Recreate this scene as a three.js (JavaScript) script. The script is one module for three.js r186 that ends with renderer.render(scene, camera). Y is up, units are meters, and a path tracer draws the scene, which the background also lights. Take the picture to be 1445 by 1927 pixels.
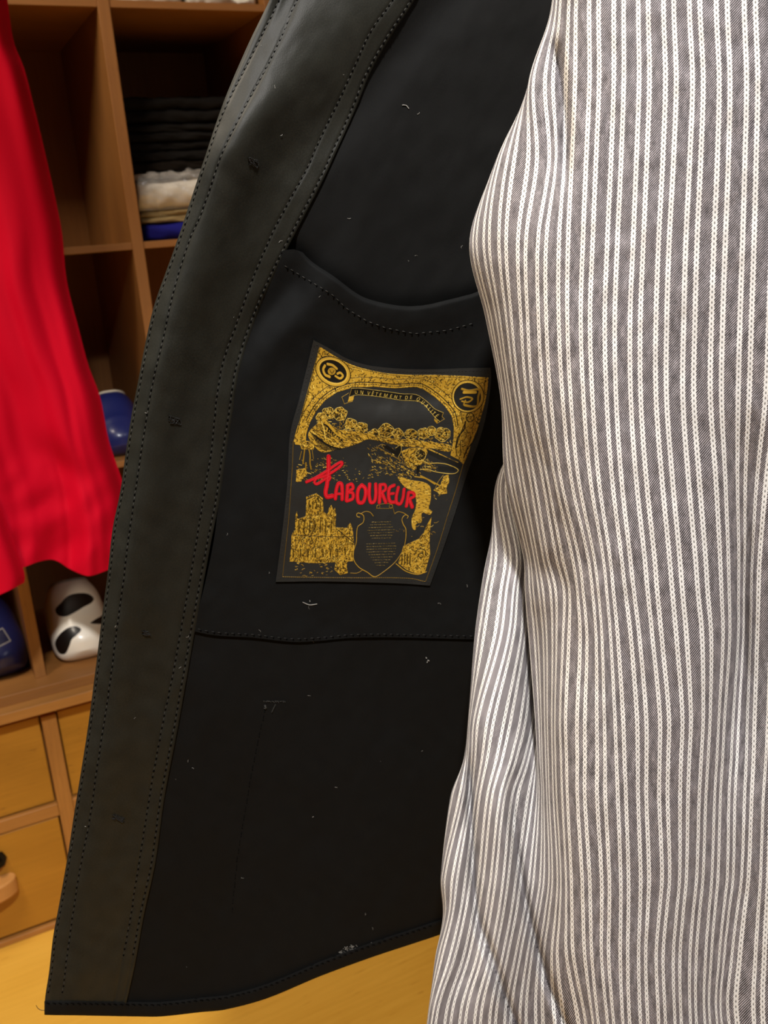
import * as THREE from 'three';
import { RoundedBoxGeometry } from 'three/addons/geometries/RoundedBoxGeometry.js';
import { mergeGeometries } from 'three/addons/utils/BufferGeometryUtils.js';
import { RectAreaLightUniformsLib } from 'three/addons/lights/RectAreaLightUniformsLib.js';
import { ImprovedNoise } from 'three/addons/math/ImprovedNoise.js';
import { Brush, Evaluator, SUBTRACTION } from 'three-bvh-csg';

// ---------- camera, light, exposure ----------
const W = 1445, H = 1927, F = 1800;
const scene = new THREE.Scene();
scene.background = new THREE.Color(0x000000);
const camera = new THREE.PerspectiveCamera(2 * Math.atan(H / 2 / F) * 180 / Math.PI, W / H, 0.05, 30);
camera.position.set(-0.41876, 1.26423, 1.79446);
camera.rotation.set(-0.28376, -0.45526, -0.07972, 'YXZ');
camera.focus = 0.51; camera.userData.fStop = 17;
camera.updateMatrixWorld(true);
scene.add(camera);
const renderer = new THREE.WebGLRenderer({ antialias: true });
renderer.toneMapping = THREE.LinearToneMapping;
renderer.toneMappingExposure = 1.0;
renderer.shadowMap.enabled = true;
RectAreaLightUniformsLib.init();
const SPOT = { at: [-0.55, 2.62, 2.3], to: [-0.13, 1.05, 1.35], angle: 0.53, penumbra: 0.35, colour: 0xfffcfa, intensity: 16.5 };   // track spotlight over the open jacket
const LAMPS = [   // ceiling panels: x, z, width, depth, colour, intensity
  [-0.95, 0.95, 0.3, 1.0, 0xfff0dc, 48],
  [1.6, 3.2, 0.6, 1.2, 0xfdfbff, 5],
];

// ---------- helpers ----------
let seed = 7;
const rnd = () => { seed = (seed * 1664525 + 1013904223) >>> 0; return seed / 4294967296; };
const rr = (a, b) => a + (b - a) * rnd();
const V3 = (x, y, z) => new THREE.Vector3(x, y, z);
const N3 = new ImprovedNoise();
const noise = (x, y, z = 0) => N3.noise(x, y, z);
const fbm = (x, y, z = 0) => noise(x, y, z) * .55 + noise(x * 2.1, y * 2.1, z + 3) * .3 + noise(x * 4.3, y * 4.3, z + 7) * .15;
const gauss = (x, s) => Math.exp(-(x * x) / (s * s));
const clamp = (x, a = 0, b = 1) => Math.min(b, Math.max(a, x));
const smooth = (a, b, x) => { const t = clamp((x - a) / (b - a)); return t * t * (3 - 2 * t); };
const used = {};
function numbered(n) { if (!(n in used)) { used[n] = 0; return n; } used[n]++; return n + '_' + String(used[n]).padStart(3, '0'); }
function thing(name, label, category, pos = [0, 0, 0], turn = 0, group) {
  const o = new THREE.Group(); o.name = numbered(name); o.position.set(...pos); o.rotation.y = turn;
  o.userData = { label, category }; if (group) o.userData.group = group;
  scene.add(o); o.updateMatrixWorld(true); return o;
}
function part(name, geo, mat, parent, label, kind) {
  const m = new THREE.Mesh(geo, mat); m.name = numbered(name); m.castShadow = m.receiveShadow = true;
  if (label) m.userData.label = label; if (kind) m.userData.kind = kind;
  (parent || scene).add(m); return m;
}
function local(geo, o) { o.updateMatrixWorld(true); geo.applyMatrix4(o.matrixWorld.clone().invert()); return geo; }   // world-space geometry into a thing's own frame
const camM = camera.matrixWorld;
const at = (px, py, d) => V3((px - W / 2) / F * d, -(py - H / 2) / F * d, -d).applyMatrix4(camM);   // a measured point of the photograph at its distance
function onZ(px, py, z) {                                     // the same on an upright plane
  const o = camera.position, dir = at(px, py, 1).sub(o); return o.clone().addScaledVector(dir, (z - o.z) / dir.z);
}
function line(pts) {                                           // x as a smooth function of y
  return (y) => {
    let i = 0; while (i < pts.length - 2 && y > pts[i + 1][1]) i++;
    const a = pts[i], b = pts[i + 1], p = pts[i - 1] || a, q = pts[i + 2] || b, h = b[1] - a[1], t = (y - a[1]) / h;
    const s0 = i > 0 ? (b[0] - p[0]) / (b[1] - p[1]) : (b[0] - a[0]) / h, s1 = i < pts.length - 2 ? (q[0] - a[0]) / (q[1] - a[1]) : (b[0] - a[0]) / h;
    if (t < 0) return a[0] + s0 * (y - a[1]); if (t > 1) return b[0] + s1 * (y - b[1]);
    const t2 = t * t, t3 = t2 * t;
    return (2 * t3 - 3 * t2 + 1) * a[0] + (t3 - 2 * t2 + t) * h * s0 + (-2 * t3 + 3 * t2) * b[0] + (t3 - t2) * h * s1;
  };
}
const flip = (pts) => line(pts.map(([x, y]) => [y, x]));       // y as a smooth function of x
function sheet(nu, nv, fn, thick, uvfn) {                      // a cloth of real thickness: front, back and rim
  const P = [], uv = [], idx = [], n1 = nu + 1;
  for (let j = 0; j <= nv; j++) for (let i = 0; i <= nu; i++) { const p = fn(i / nu, j / nv); P.push(p); const q = uvfn ? uvfn(i / nu, j / nv, p) : [i / nu, 1 - j / nv]; uv.push(q[0], q[1]); }
  const g = new THREE.BufferGeometry(), f = [];
  for (let j = 0; j < nv; j++) for (let i = 0; i < nu; i++) { const a = j * n1 + i, b = a + 1, c = a + n1, d = c + 1; f.push(a, c, b, b, c, d); }
  g.setAttribute('position', new THREE.Float32BufferAttribute(P.flatMap((p) => [p.x, p.y, p.z]), 3)); g.setIndex(f); g.computeVertexNormals();
  const nr = g.attributes.normal, K = P.length, pos = [], nor = [], uv2 = [];
  for (let k = 0; k < K; k++) { pos.push(P[k].x, P[k].y, P[k].z); nor.push(nr.getX(k), nr.getY(k), nr.getZ(k)); uv2.push(uv[2 * k], uv[2 * k + 1]); }
  for (let k = 0; k < K; k++) { pos.push(P[k].x - nr.getX(k) * thick, P[k].y - nr.getY(k) * thick, P[k].z - nr.getZ(k) * thick); nor.push(-nr.getX(k), -nr.getY(k), -nr.getZ(k)); uv2.push(uv[2 * k], uv[2 * k + 1]); }
  for (const q of f) idx.push(q); for (let t = 0; t < f.length; t += 3) idx.push(f[t] + K, f[t + 2] + K, f[t + 1] + K);
  const ring = []; for (let j = 0; j < nv; j++) ring.push(j * n1); for (let i = 0; i < nu; i++) ring.push(nv * n1 + i); for (let j = nv; j > 0; j--) ring.push(j * n1 + nu); for (let i = nu; i > 0; i--) ring.push(i);
  for (let k = 0; k < ring.length; k++) { const a = ring[k], b = ring[(k + 1) % ring.length]; idx.push(a, a + K, b, b, a + K, b + K); }
  const r = new THREE.BufferGeometry();
  r.setAttribute('position', new THREE.Float32BufferAttribute(pos, 3)); r.setAttribute('normal', new THREE.Float32BufferAttribute(nor, 3)); r.setAttribute('uv', new THREE.Float32BufferAttribute(uv2, 2)); r.setIndex(idx);
  return r;
}
function grain(geo, axis, ox = rnd() * 3, oy = rnd() * 3) {    // uv in metres, u along the grain axis (0 x, 1 y, 2 z)
  const p = geo.attributes.position, n = geo.attributes.normal, uv = new Float32Array(p.count * 2);
  for (let k = 0; k < p.count; k++) {
    const c = [p.getX(k), p.getY(k), p.getZ(k)], m = [n.getX(k), n.getY(k), n.getZ(k)].map(Math.abs), d = m.indexOf(Math.max(...m)), free = [0, 1, 2].filter((q) => q !== d);
    const a = free.includes(axis) ? axis : free[0], b = free.find((q) => q !== a);
    uv[2 * k] = c[a] + ox; uv[2 * k + 1] = c[b] + oy;
  }
  geo.setAttribute('uv', new THREE.BufferAttribute(uv, 2)); return geo;
}
function box(x0, x1, y0, y1, z0, z1, axis = 0, r = .0012) {
  const g = new RoundedBoxGeometry(x1 - x0, y1 - y0, z1 - z0, 2, Math.min(r, (x1 - x0) / 2.1, (y1 - y0) / 2.1, (z1 - z0) / 2.1));
  grain(g, axis); g.translate((x0 + x1) / 2, (y0 + y1) / 2, (z0 + z1) / 2); return g;
}
function tex(w, h, f, srgb = true) {
  const d = new Uint8Array(w * h * 4);
  for (let y = 0; y < h; y++) for (let x = 0; x < w; x++) { const c = f(x / w, y / h, x, y), o = (y * w + x) * 4; d[o] = clamp(c[0], 0, 255); d[o + 1] = clamp(c[1], 0, 255); d[o + 2] = clamp(c[2], 0, 255); d[o + 3] = 255; }
  const t = new THREE.DataTexture(d, w, h); t.magFilter = THREE.LinearFilter; t.minFilter = THREE.LinearMipmapLinearFilter; t.generateMipmaps = true; t.wrapS = t.wrapT = THREE.RepeatWrapping;
  if (srgb) t.colorSpace = THREE.SRGBColorSpace; t.needsUpdate = true; return t;
}
function tnoise(u, v, fx, fy, z) {                             // noise that repeats over the unit square
  const a = u * fx, b = v * fy, s = u, t = v;
  return (noise(a, b, z) * (1 - s) + noise(a - fx, b, z) * s) * (1 - t) + (noise(a, b - fy, z) * (1 - s) + noise(a - fx, b - fy, z) * s) * t;
}

// ---------- materials ----------
function woodMap(c0, c1, cd, flecks) {
  return tex(1024, 512, (u, v) => {
    const big = tnoise(u, v, 3, 6, 1) * .8, g = tnoise(u, v, 7, 60, 2) * .8 + tnoise(u, v, 16, 150, 5) * .45, k = clamp(.5 + big * .5 + g * .4);
    const fl = clamp((tnoise(u, v, 26, 110, 9) - .38) * 5) * flecks;
    return [0, 1, 2].map((q) => (c0[q] + (c1[q] - c0[q]) * k) * (1 - fl) + cd[q] * fl);
  });
}
function wood(c0, c1, cd, flecks, rough, sx = 1.6, sy = 3) {
  const t = woodMap(c0, c1, cd, flecks); t.repeat.set(sx, sy);
  return new THREE.MeshPhysicalMaterial({ map: t, roughness: rough, bumpMap: t, bumpScale: .0003, clearcoat: .12, clearcoatRoughness: .35 });
}
const M = {};
M.shelfWood = wood([132, 86, 40], [164, 110, 52], [96, 58, 24], .5, .55);
M.drawerWood = wood([158, 108, 26], [188, 132, 40], [114, 70, 16], .7, .5, 1.6, 2.4);
M.ledgeWood = wood([152, 102, 46], [184, 128, 62], [112, 70, 28], .4, .5);
M.floorWood = wood([208, 154, 52], [232, 182, 74], [178, 120, 34], .5, .42, 1.1, 2.2);
M.knobWood = wood([176, 120, 60], [206, 150, 86], [140, 88, 40], .3, .45, 4, 6);
M.wall = new THREE.MeshStandardMaterial({ color: 0x8f8980, roughness: .95, map: tex(128, 128, (u, v) => { const k = 245 + tnoise(u, v, 20, 20, 1) * 14; return [k, k, k]; }) });
M.iron = new THREE.MeshStandardMaterial({ color: 0x15120e, roughness: .5, metalness: .6 });
const weave = tex(256, 256, (u, v) => { const k = 128 + 55 * Math.sin((u * 64 + v * 64) * 6.283) + tnoise(u, v, 60, 60, 3) * 90; return [k, k, k]; }, false);
const nap = tex(512, 512, (u, v) => { const k = 226 + tnoise(u, v, 9, 9, 1) * 34 + tnoise(u, v, 90, 90, 4) * 34 + tnoise(u, v, 200, 200, 8) * 30; return [k, k, k * .985]; });
const cloth = (hex, rough, sheen, sheenHex, rep = 10) => { const b = weave.clone(), m = nap.clone(); b.repeat.set(rep * 2, rep * 2); m.repeat.set(rep, rep); return new THREE.MeshPhysicalMaterial({ color: hex, roughness: rough, map: m, bumpMap: b, bumpScale: .00012, sheen, sheenColor: new THREE.Color(sheenHex), sheenRoughness: .45, specularIntensity: .35 }); };
M.facing = cloth(0x282823, .5, .5, 0x3c3c34);
M.lining = cloth(0x0c0c0b, .8, .12, 0x1c1c19);
M.pocket = cloth(0x0d0e0e, .8, .12, 0x1c1c1b);
M.thread = new THREE.MeshStandardMaterial({ color: 0x2b2a26, roughness: .7 });
M.darkThread = new THREE.MeshStandardMaterial({ color: 0x131311, roughness: .8 });
M.hole = new THREE.MeshPhysicalMaterial({ color: 0x040404, roughness: 1, specularIntensity: .1 });
M.lint = new THREE.MeshStandardMaterial({ color: 0x98958e, roughness: .9 });
M.red = new THREE.MeshPhysicalMaterial({ color: 0xba0020, roughness: .75, bumpMap: weave, bumpScale: .0001, sheen: .3, sheenColor: new THREE.Color(0xff2850), sheenRoughness: .5, specularIntensity: .2 });
M.foldBlack = cloth(0x171412, .85, .2, 0x2a2622, 5);
M.foldBrown = cloth(0x1f1812, .85, .2, 0x2a2622, 5);
M.foldBlue = cloth(0x1f1f86, .85, .2, 0x3030a0, 5);
M.foldTan = cloth(0xb39a6c, .9, .1, 0x888070, 5);
M.foldWhite = cloth(0xfbf4ea, .9, .1, 0xffffff, 5);
M.bag = new THREE.MeshPhysicalMaterial({ color: 0xffffff, roughness: .12, transmission: .92, thickness: 0, ior: 1.45, side: THREE.DoubleSide });

// ---------- the room ----------
const struct = (name, geo, mat) => { const m = part(name, geo, mat, scene, undefined, 'structure'); return m; };
struct('floor', box(-3, 3, -.1, 0, -.6, 4.4, 0, .001), M.floorWood);
struct('ceiling', box(-3, 3, 2.8, 2.9, -.6, 4.4), M.wall);
struct('wall_back', box(-3, 3, 0, 2.8, -.7, -.6), M.wall);
struct('wall_front', box(-3, 3, 0, 2.8, 4.4, 4.5), M.wall);
struct('wall_left', box(-3.1, -3, 0, 2.8, -.7, 4.5), M.wall);
struct('wall_right', box(3, 3.1, 0, 2.8, -.7, 4.5), M.wall);
LAMPS.forEach(([x, z, w, d, col, I], k) => {
  const t = thing('ceiling_lamp', 'flat rectangular ceiling light panel above the shop floor, ' + ['nearest the shelf unit', 'over the right aisle'][k], 'lamp', [x, 2.8, z], 0, 'ceiling light panels');
  part('lamp_frame', new RoundedBoxGeometry(w + .06, .04, d + .06, 2, .005).translate(0, -.02, 0), M.wall, t);
  part('diffuser', new RoundedBoxGeometry(w, .012, d, 2, .004).translate(0, -.043, 0), new THREE.MeshStandardMaterial({ color: 0xffffff, emissive: col, emissiveIntensity: 1.2 }), t);
  const l = new THREE.RectAreaLight(col, I, w, d); l.position.set(x, 2.745, z); l.lookAt(x, 0, z); scene.add(l);
});

{
  const t = thing('spotlight', 'black track spotlight under the ceiling aimed at the open jacket', 'lamp', SPOT.at);
  const dir = V3(...SPOT.to).sub(V3(...SPOT.at)).normalize(), q = new THREE.Quaternion().setFromUnitVectors(V3(0, -1, 0), dir);
  part('housing', new THREE.LatheGeometry([[.058, 0], [.062, 0], [.064, .01], [.064, .13], [.05, .15], [0, .152], [0, .148], [.048, .146], [.058, .126], [.058, 0]].map(([a, b]) => new THREE.Vector2(a, b)), 32).applyQuaternion(q), M.iron, t);
  part('stem', new THREE.CylinderGeometry(.01, .01, 2.8 - SPOT.at[1] - .1, 12).translate(0, .1 + (2.8 - SPOT.at[1] - .1) / 2, 0), M.iron, t);
  part('glowing_lens', new THREE.CylinderGeometry(.057, .057, .006, 32).translate(0, .012, 0).applyQuaternion(q), new THREE.MeshStandardMaterial({ color: 0xffffff, emissive: SPOT.colour, emissiveIntensity: 3 }), t);
  const l = new THREE.SpotLight(SPOT.colour, SPOT.intensity, 0, SPOT.angle, SPOT.penumbra, 2); l.position.set(...SPOT.at).addScaledVector(dir, .012); l.target.position.set(...SPOT.to); l.castShadow = true; l.shadow.radius = 3.5; l.shadow.mapSize.set(2048, 2048); scene.add(l, l.target);
}

// ---------- shelf unit with cubbies ----------
const PITCH = .3, TH = .0205, yB = .506, yM = .891, yS = 1.281, yT = 1.677;
{
  const t = thing('shelf_unit', 'tall brown wooden shelf unit divided into square cubbies behind the garments', 'shelving', [0, yB - .02, -.2]);
  const add = (n, g, m = M.shelfWood) => part(n, local(g, t), m, t);
  for (let k = -2; k <= 2; k++) add('divider', box(k * PITCH, k * PITCH + TH, yB, 2.09, -.38, 0, 1));
  add('bottom_board', box(-.62, .63, yB - .02, yB, -.39, .045, 0));
  for (const y of [yM, yS, yT]) for (let k = -2; k < 2; k++) add('shelf', box(k * PITCH + TH, (k + 1) * PITCH, y - .0125, y, -.38, -.002, 0));
  add('top_board', box(-.62, .63, 2.09, 2.11, -.39, .01, 0));
  add('back_panel', box(-.62, .63, yB, 2.09, -.395, -.38, 1));
}
// ---------- drawer base under it ----------
{
  const y0 = yB - .02, fz = .045;
  const t = thing('drawer_cabinet', 'low orange-brown wooden drawer cabinet carrying the shelf unit, on the floor', 'cabinet', [0, 0, -.15]);
  const add = (n, g, m = M.drawerWood) => part(n, local(g, t), m, t);
  add('top_board', box(-.68, .68, y0 - .02, y0, -.39, .075, 0), M.ledgeWood);
  add('carcass', box(-.66, .66, .03, y0 - .022, -.39, .01, 0), M.shelfWood);
  add('apron', box(-.66, .66, y0 - .045, y0 - .0205, .011, .028, 0), M.shelfWood);
  const y1 = y0 - .04, yr = .2365, yr2 = .262, postX = [-.307, .0, .307, -.66];
  for (const x of postX) add('post', box(x, x + .027, .012, y1, .011, fz, 1), M.ledgeWood);
  for (const [a, b] of [[-.633, -.3075], [-.2795, -.0005], [.0275, .3065]]) {
    add('rail', box(a, b, yr, yr2, .011, fz, 0), M.ledgeWood);
    for (const [ya, yb, big] of [[yr2 + .0035, y1 - .001, 0], [.018, yr - .003, 1]]) {
      const d = add('drawer_front', box(a + .003, b - .003, ya, yb, .011, fz - (big ? .002 : .009), 0));
      if (big) {
        const cx = a + .185, cy = .131;
        const s = new THREE.Shape(); s.moveTo(-.06, 0); s.lineTo(.034, 0); s.quadraticCurveTo(.043, .006, .038, .018); s.quadraticCurveTo(.024, .036, -.013, .04); s.quadraticCurveTo(-.06, .036, -.065, .018); s.quadraticCurveTo(-.068, .006, -.06, 0);
        const hg = new THREE.ExtrudeGeometry(s, { depth: .026, bevelEnabled: true, bevelSize: .003, bevelThickness: .003, bevelSegments: 3, curveSegments: 10 });
        hg.rotateX(Math.PI / 2); hg.computeVertexNormals(); grain(hg, 0); hg.translate(cx, cy + .017, fz);
        const h = part('handle', local(hg, t), M.knobWood, d, 'paler rounded wooden pull');
        const lg = mergeGeometries([new THREE.CylinderGeometry(.017, .019, .006, 8).toNonIndexed(), new THREE.CylinderGeometry(.006, .01, .014, 8).translate(0, .008, 0).toNonIndexed()]); lg.rotateX(Math.PI / 2); lg.translate(cx + .016, cy + .055, fz + .003);
        part('lock_plate', local(lg, t), M.iron, d, 'black iron lock plate');
      }
    }
  }
  add('plinth', box(-.655, .655, 0, .012, -.38, fz + .004, 0), M.ledgeWood);
}

// ---------- clogs ----------
function clogShape(L, Wd, Hh) {
  const w = (t) => Wd / 2 * Math.pow(clamp(1 - Math.pow(1 - clamp(t / .28), 2.3), 0, 1), .5) * (1 + .03 * smooth(.3, .5, t) - .1 * smooth(.55, .75, t) + .04 * smooth(.75, .85, t)) * Math.pow(clamp(1 - Math.pow(clamp((t - .84) / .16), 2.4)), .5);
  const top = (t) => Hh * (.34 + .3 * Math.pow(clamp(t / .16), .6) + .36 * smooth(.1, .5, t) - .34 * smooth(.55, .9, t)) * (.55 + .45 * Math.pow(clamp(1 - Math.pow(clamp((t - .9) / .1), 3)), .5));
  const bot = (t) => .03 * Math.pow(clamp(1 - t / .16), 2) + .006 * smooth(.4, .55, t) * (1 - smooth(.6, .7, t));
  const NT = 56, NA = 48, P = [], f = [];
  const pt = (t, a) => {
    const c = Math.cos(a), s = Math.sin(a), ww = Math.max(w(t), .0005), h = top(t), b = bot(t), mid = b + (h - b) * .36;
    const x = ww * Math.sign(c) * Math.pow(Math.abs(c), s > 0 ? .85 : .55), y = s > 0 ? mid + (h - mid) * Math.pow(s, .9) : mid - (mid - b) * Math.pow(-s, .6);
    return [x, y, -t * L];
  };
  for (let i = 0; i <= NT; i++) { const t = .5 - .5 * Math.cos(Math.PI * i / NT); for (let k = 0; k < NA; k++) P.push(pt(t, k / NA * Math.PI * 2)); }
  for (let i = 0; i < NT; i++) for (let k = 0; k < NA; k++) { const a = i * NA + k, b = i * NA + (k + 1) % NA, c = a + NA, d = b + NA; f.push(a, b, c, b, d, c); }
  const c0 = P.length; let m0 = [0, 0, 0], m1 = [0, 0, 0]; for (let k = 0; k < NA; k++) for (let q = 0; q < 3; q++) { m0[q] += P[k][q] / NA; m1[q] += P[NT * NA + k][q] / NA; }
  P.push(m0, m1); for (let k = 0; k < NA; k++) { f.push(c0, (k + 1) % NA, k); f.push(c0 + 1, NT * NA + k, NT * NA + (k + 1) % NA); }
  const g = new THREE.BufferGeometry(); g.setAttribute('position', new THREE.Float32BufferAttribute(P.flat(), 3)); g.setIndex(f); g.computeVertexNormals();
  const uv = P.flatMap(([x, y, z]) => [x / .14 + .5, (y * .93 - z * .36) / .2]); g.setAttribute('uv', new THREE.Float32BufferAttribute(uv, 2));
  const topAt = (x, t) => { const c = Math.pow(clamp(Math.abs(x) / w(t)), 1 / .85), s = Math.sqrt(1 - c * c), b = bot(t), h = top(t), mid = b + (h - b) * .36; return mid + (h - mid) * Math.pow(s, .9); };
  const cz = -.7 * L, rx = Wd * .37, rz = .225 * L;
  const cut = new THREE.SphereGeometry(1, 32, 24).toNonIndexed(); cut.scale(rx, Hh * 1.2, rz); cut.translate(0, Hh * 1.32, cz);
  const A = new Brush(g), B = new Brush(cut); A.updateMatrixWorld(); B.updateMatrixWorld();
  const ev = new Evaluator(); ev.useGroups = false; ev.attributes = ['position', 'normal', 'uv'];
  const res = ev.evaluate(A, B, SUBTRACTION).geometry;
  // the rim follows the cut
  const rim = []; for (let k = 0; k < 40; k++) { const a = k / 40 * Math.PI * 2; let q = .8; let x, z, y; for (let it = 0; it < 12; it++) { x = rx * q * Math.cos(a); z = cz + rz * q * Math.sin(a); y = topAt(x, -z / L); const e = (y - Hh * 1.32) / (Hh * 1.2); q = Math.sqrt(clamp(1 - e * e, .02, 1)); } rim.push(V3(x, y, z)); }
  const tube = new THREE.TubeGeometry(new THREE.CatmullRomCurve3(rim, true), 80, .0032, 8, true);
  return [res, tube];
}
const [clogGeo, clogRim] = clogShape(.24, .112, .138);
function paint(bg, draw) {
  const c = document.createElement('canvas'); c.width = 560; c.height = 800; const x = c.getContext('2d'); x.fillStyle = bg; x.fillRect(0, 0, 560, 800);
  x.setTransform(4000, 0, 0, -4000, 280, 800); draw(x);         // units: metres, origin at the middle of the sole edge
  const t = new THREE.CanvasTexture(c); t.colorSpace = THREE.SRGBColorSpace; return t;
}
const gloss = (map) => new THREE.MeshPhysicalMaterial({ map, roughness: .4, clearcoat: .5, clearcoatRoughness: .2 });
const blobs = (x, list) => { x.fillStyle = '#0b0a09'; for (const pts of list) { const c = new THREE.CatmullRomCurve3(pts.map(([a, b]) => V3(a / 1000, b / 1000, 0)), true).getPoints(80); x.beginPath(); c.forEach((p, i) => i ? x.lineTo(p.x, p.y) : x.moveTo(p.x, p.y)); x.closePath(); x.fill(); } };
const cowMap = paint('#f6f1e2', (x) => blobs(x, [
  [[-36, 108], [-37, 118], [-25, 128], [-9, 139], [13, 140], [31, 134], [38, 124], [33, 117], [15, 111], [-4, 104], [-20, 100], [-30, 102]],
  [[-49, 40], [-50, 55], [-40, 68], [-26, 76], [-12, 78], [-3, 74], [0, 68], [-10, 60], [-20, 54], [-27, 42], [-36, 30], [-44, 31]],
  [[20, 77], [28, 81], [40, 85], [52, 88], [54, 74], [44, 71], [30, 73]],
]));
const blueMap = paint('#17225e', () => {});
const badgeMap = paint('#17225e', (x) => {
  x.lineWidth = .0022; x.strokeStyle = '#a9a7a4'; x.fillStyle = '#101a48'; x.beginPath(); x.moveTo(-.036, .088); x.lineTo(.015, .1); x.lineTo(.021, .073); x.lineTo(-.032, .062); x.closePath(); x.fill(); x.stroke();
  x.strokeStyle = '#d8d6d0'; x.lineWidth = .003; x.beginPath(); x.moveTo(-.024, .072); x.lineTo(-.021, .088); x.moveTo(-.012, .076); x.lineTo(-.01, .084); x.stroke();
});
M.rimGrey = new THREE.MeshStandardMaterial({ color: 0x8e8984, roughness: .5 }); M.rimCream = new THREE.MeshStandardMaterial({ color: 0xe9dfc4, roughness: .6 });
function clog(label, pos, turn, map, rim, s = 1) {
  const t = thing('clog', label, 'shoe', pos, turn, 'clogs in the cubbies'); t.scale.setScalar(s);
  part('clog_body', clogGeo, gloss(map), t); part('rim', clogRim, rim, t); return t;
}
clog('glossy white clog with black cow patches in the bottom cubby', [-.202, yB, -.004], -.06, cowMap, M.rimGrey);
clog('dark blue clog with an outlined badge, left of the cow-patterned clog', [-.346, yB, -.02], .12, badgeMap, M.rimCream);
clog('plain blue clog with a cream rim in the middle cubby beside the red jacket', [-.068, yM, -.02], -.1, blueMap, M.rimCream, .84);

// ---------- folded clothes ----------
function folded(w, h, d, z, layers = 2) {                      // a garment folded flat: rounded folds towards the front
  const NX = 40, prof = [];
  const lh = h / layers;
  for (let l = 0; l < layers; l++) for (let k = 0; k <= 8; k++) { const a = -Math.PI / 2 + k / 8 * Math.PI; prof.push([d / 2 - lh * .45 + Math.cos(a) * lh * .45 - l * .004, l * lh + lh / 2 + Math.sin(a) * lh * .485]); }
  for (let k = 0; k <= 6; k++) prof.push([d / 2 - d * k / 6 - .01, h]);
  prof.push([-d / 2, h * .5]); for (let k = 0; k <= 6; k++) prof.push([-d / 2 + d * k / 6 - .01, 0]);
  const K = prof.length, P = [], uv = [], f = [];
  for (let i = 0; i <= NX; i++) {
    const u = i / NX, e = Math.pow(clamp(1 - Math.pow(Math.abs(2 * u - 1), 10)), .5) * .35 + .65;
    for (let k = 0; k < K; k++) {
      const [pz, py] = prof[k], n = fbm(u * 4 + z, k * .13, z), m = py > h * .1 ? 1 : 0;
      P.push((u - .5) * w, Math.max(0, h / 2 + (py - h / 2) * (e * .3 + .7) + n * h * .16 * m), pz * (e * .1 + .9) + fbm(u * 5, k * .2, z + 9) * .012); uv.push(u * w, k * .02);
    }
  }
  for (let i = 0; i < NX; i++) for (let k = 0; k < K; k++) { const a = i * K + k, b = i * K + (k + 1) % K, c = a + K, dd = b + K; f.push(a, b, c, b, dd, c); }
  for (const i of [0, NX]) for (let k = 1; k < K - 1; k++) i ? f.push(i * K, i * K + k, i * K + k + 1) : f.push(0, k + 1, k);
  const g = new THREE.BufferGeometry(); g.setAttribute('position', new THREE.Float32BufferAttribute(P, 3)); g.setAttribute('uv', new THREE.Float32BufferAttribute(uv, 2)); g.setIndex(f); g.computeVertexNormals(); return g;
}
{
  let y = yS;
  const put = (label, mat, h, zz, dd, z, group, layers = 2, w = .258) => {
    const t = thing('folded_garment', label, 'clothes', [.162, y, zz], (rnd() - .5) * .03, group);
    part('folded_cloth', folded(w, h, dd, z, layers), mat, t); y += h + .0008; return t;
  };
  put('bright blue folded garment at the bottom of the cubby stack', M.foldBlue, .030, -.15, .26, 1, undefined, 1);
  put('tan folded garment between the blue one and the bagged white one', M.foldTan, .022, -.155, .25, 5, undefined, 2);
  const wy = y, wt = put('white folded garment in a clear crinkled plastic bag under the black clothes', M.foldWhite, .052, -.155, .25, 9, undefined, 1);
  const bag = sheet(60, 40, (s, q) => {
    const x = (s - .5) * .272, a = q * 2.2; const prof = q < .4 ? [.128 + .012 * Math.sin(q / .4 * Math.PI), q / .4 * .0615] : [.128 - (q - .4) / .6 * .09, 0.0535 + .008 * gauss((q - .4) / .6, .3)];
    const n = Math.abs(fbm(s * 6 + 3, a * 2, 4)) * .024 + Math.abs(noise(s * 17, a * 5, 2)) * .008;
    return V3(x, prof[1] + (q > .4 ? n * (1 - (q - .4) / .6) * .8 : n * q), prof[0] + (q < .4 ? n * .6 : 0));
  }, .0002);
  part('plastic_bag', bag, M.bag, wt, 'clear crinkled plastic bag');
  put('brownish black folded garment, lowest of the dark stack and lying on the plastic bag', M.foldBrown, .034, -.185, .24, 13, 'dark folded clothes', 2);
  put('black folded garment, second from the bottom of the dark stack', M.foldBlack, .034, -.19, .24, 17, 'dark folded clothes', 2);
  put('black folded garment, third from the bottom of the dark stack', M.foldBlack, .03, -.19, .24, 21, 'dark folded clothes', 2);
  put('black folded garment with a puffy fold on top of the dark stack', M.foldBlack, .048, -.2, .24, 25, 'dark folded clothes', 2);
}
for (const [x, label, w] of [[.085, 'white folded garment on the top shelf nearer the left divider', .12], [.22, 'white folded garment on the top shelf touching the right divider', .13], [-.15, 'white folded garment on the top shelf of the left cubby', .24]]) {
  const t = thing('folded_garment', label, 'clothes', [x + .01, yT, -.15], 0, 'white clothes on the top shelf'); part('folded_cloth', folded(w, .06, .26, x * 40, 3), M.foldWhite, t);
}

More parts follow.
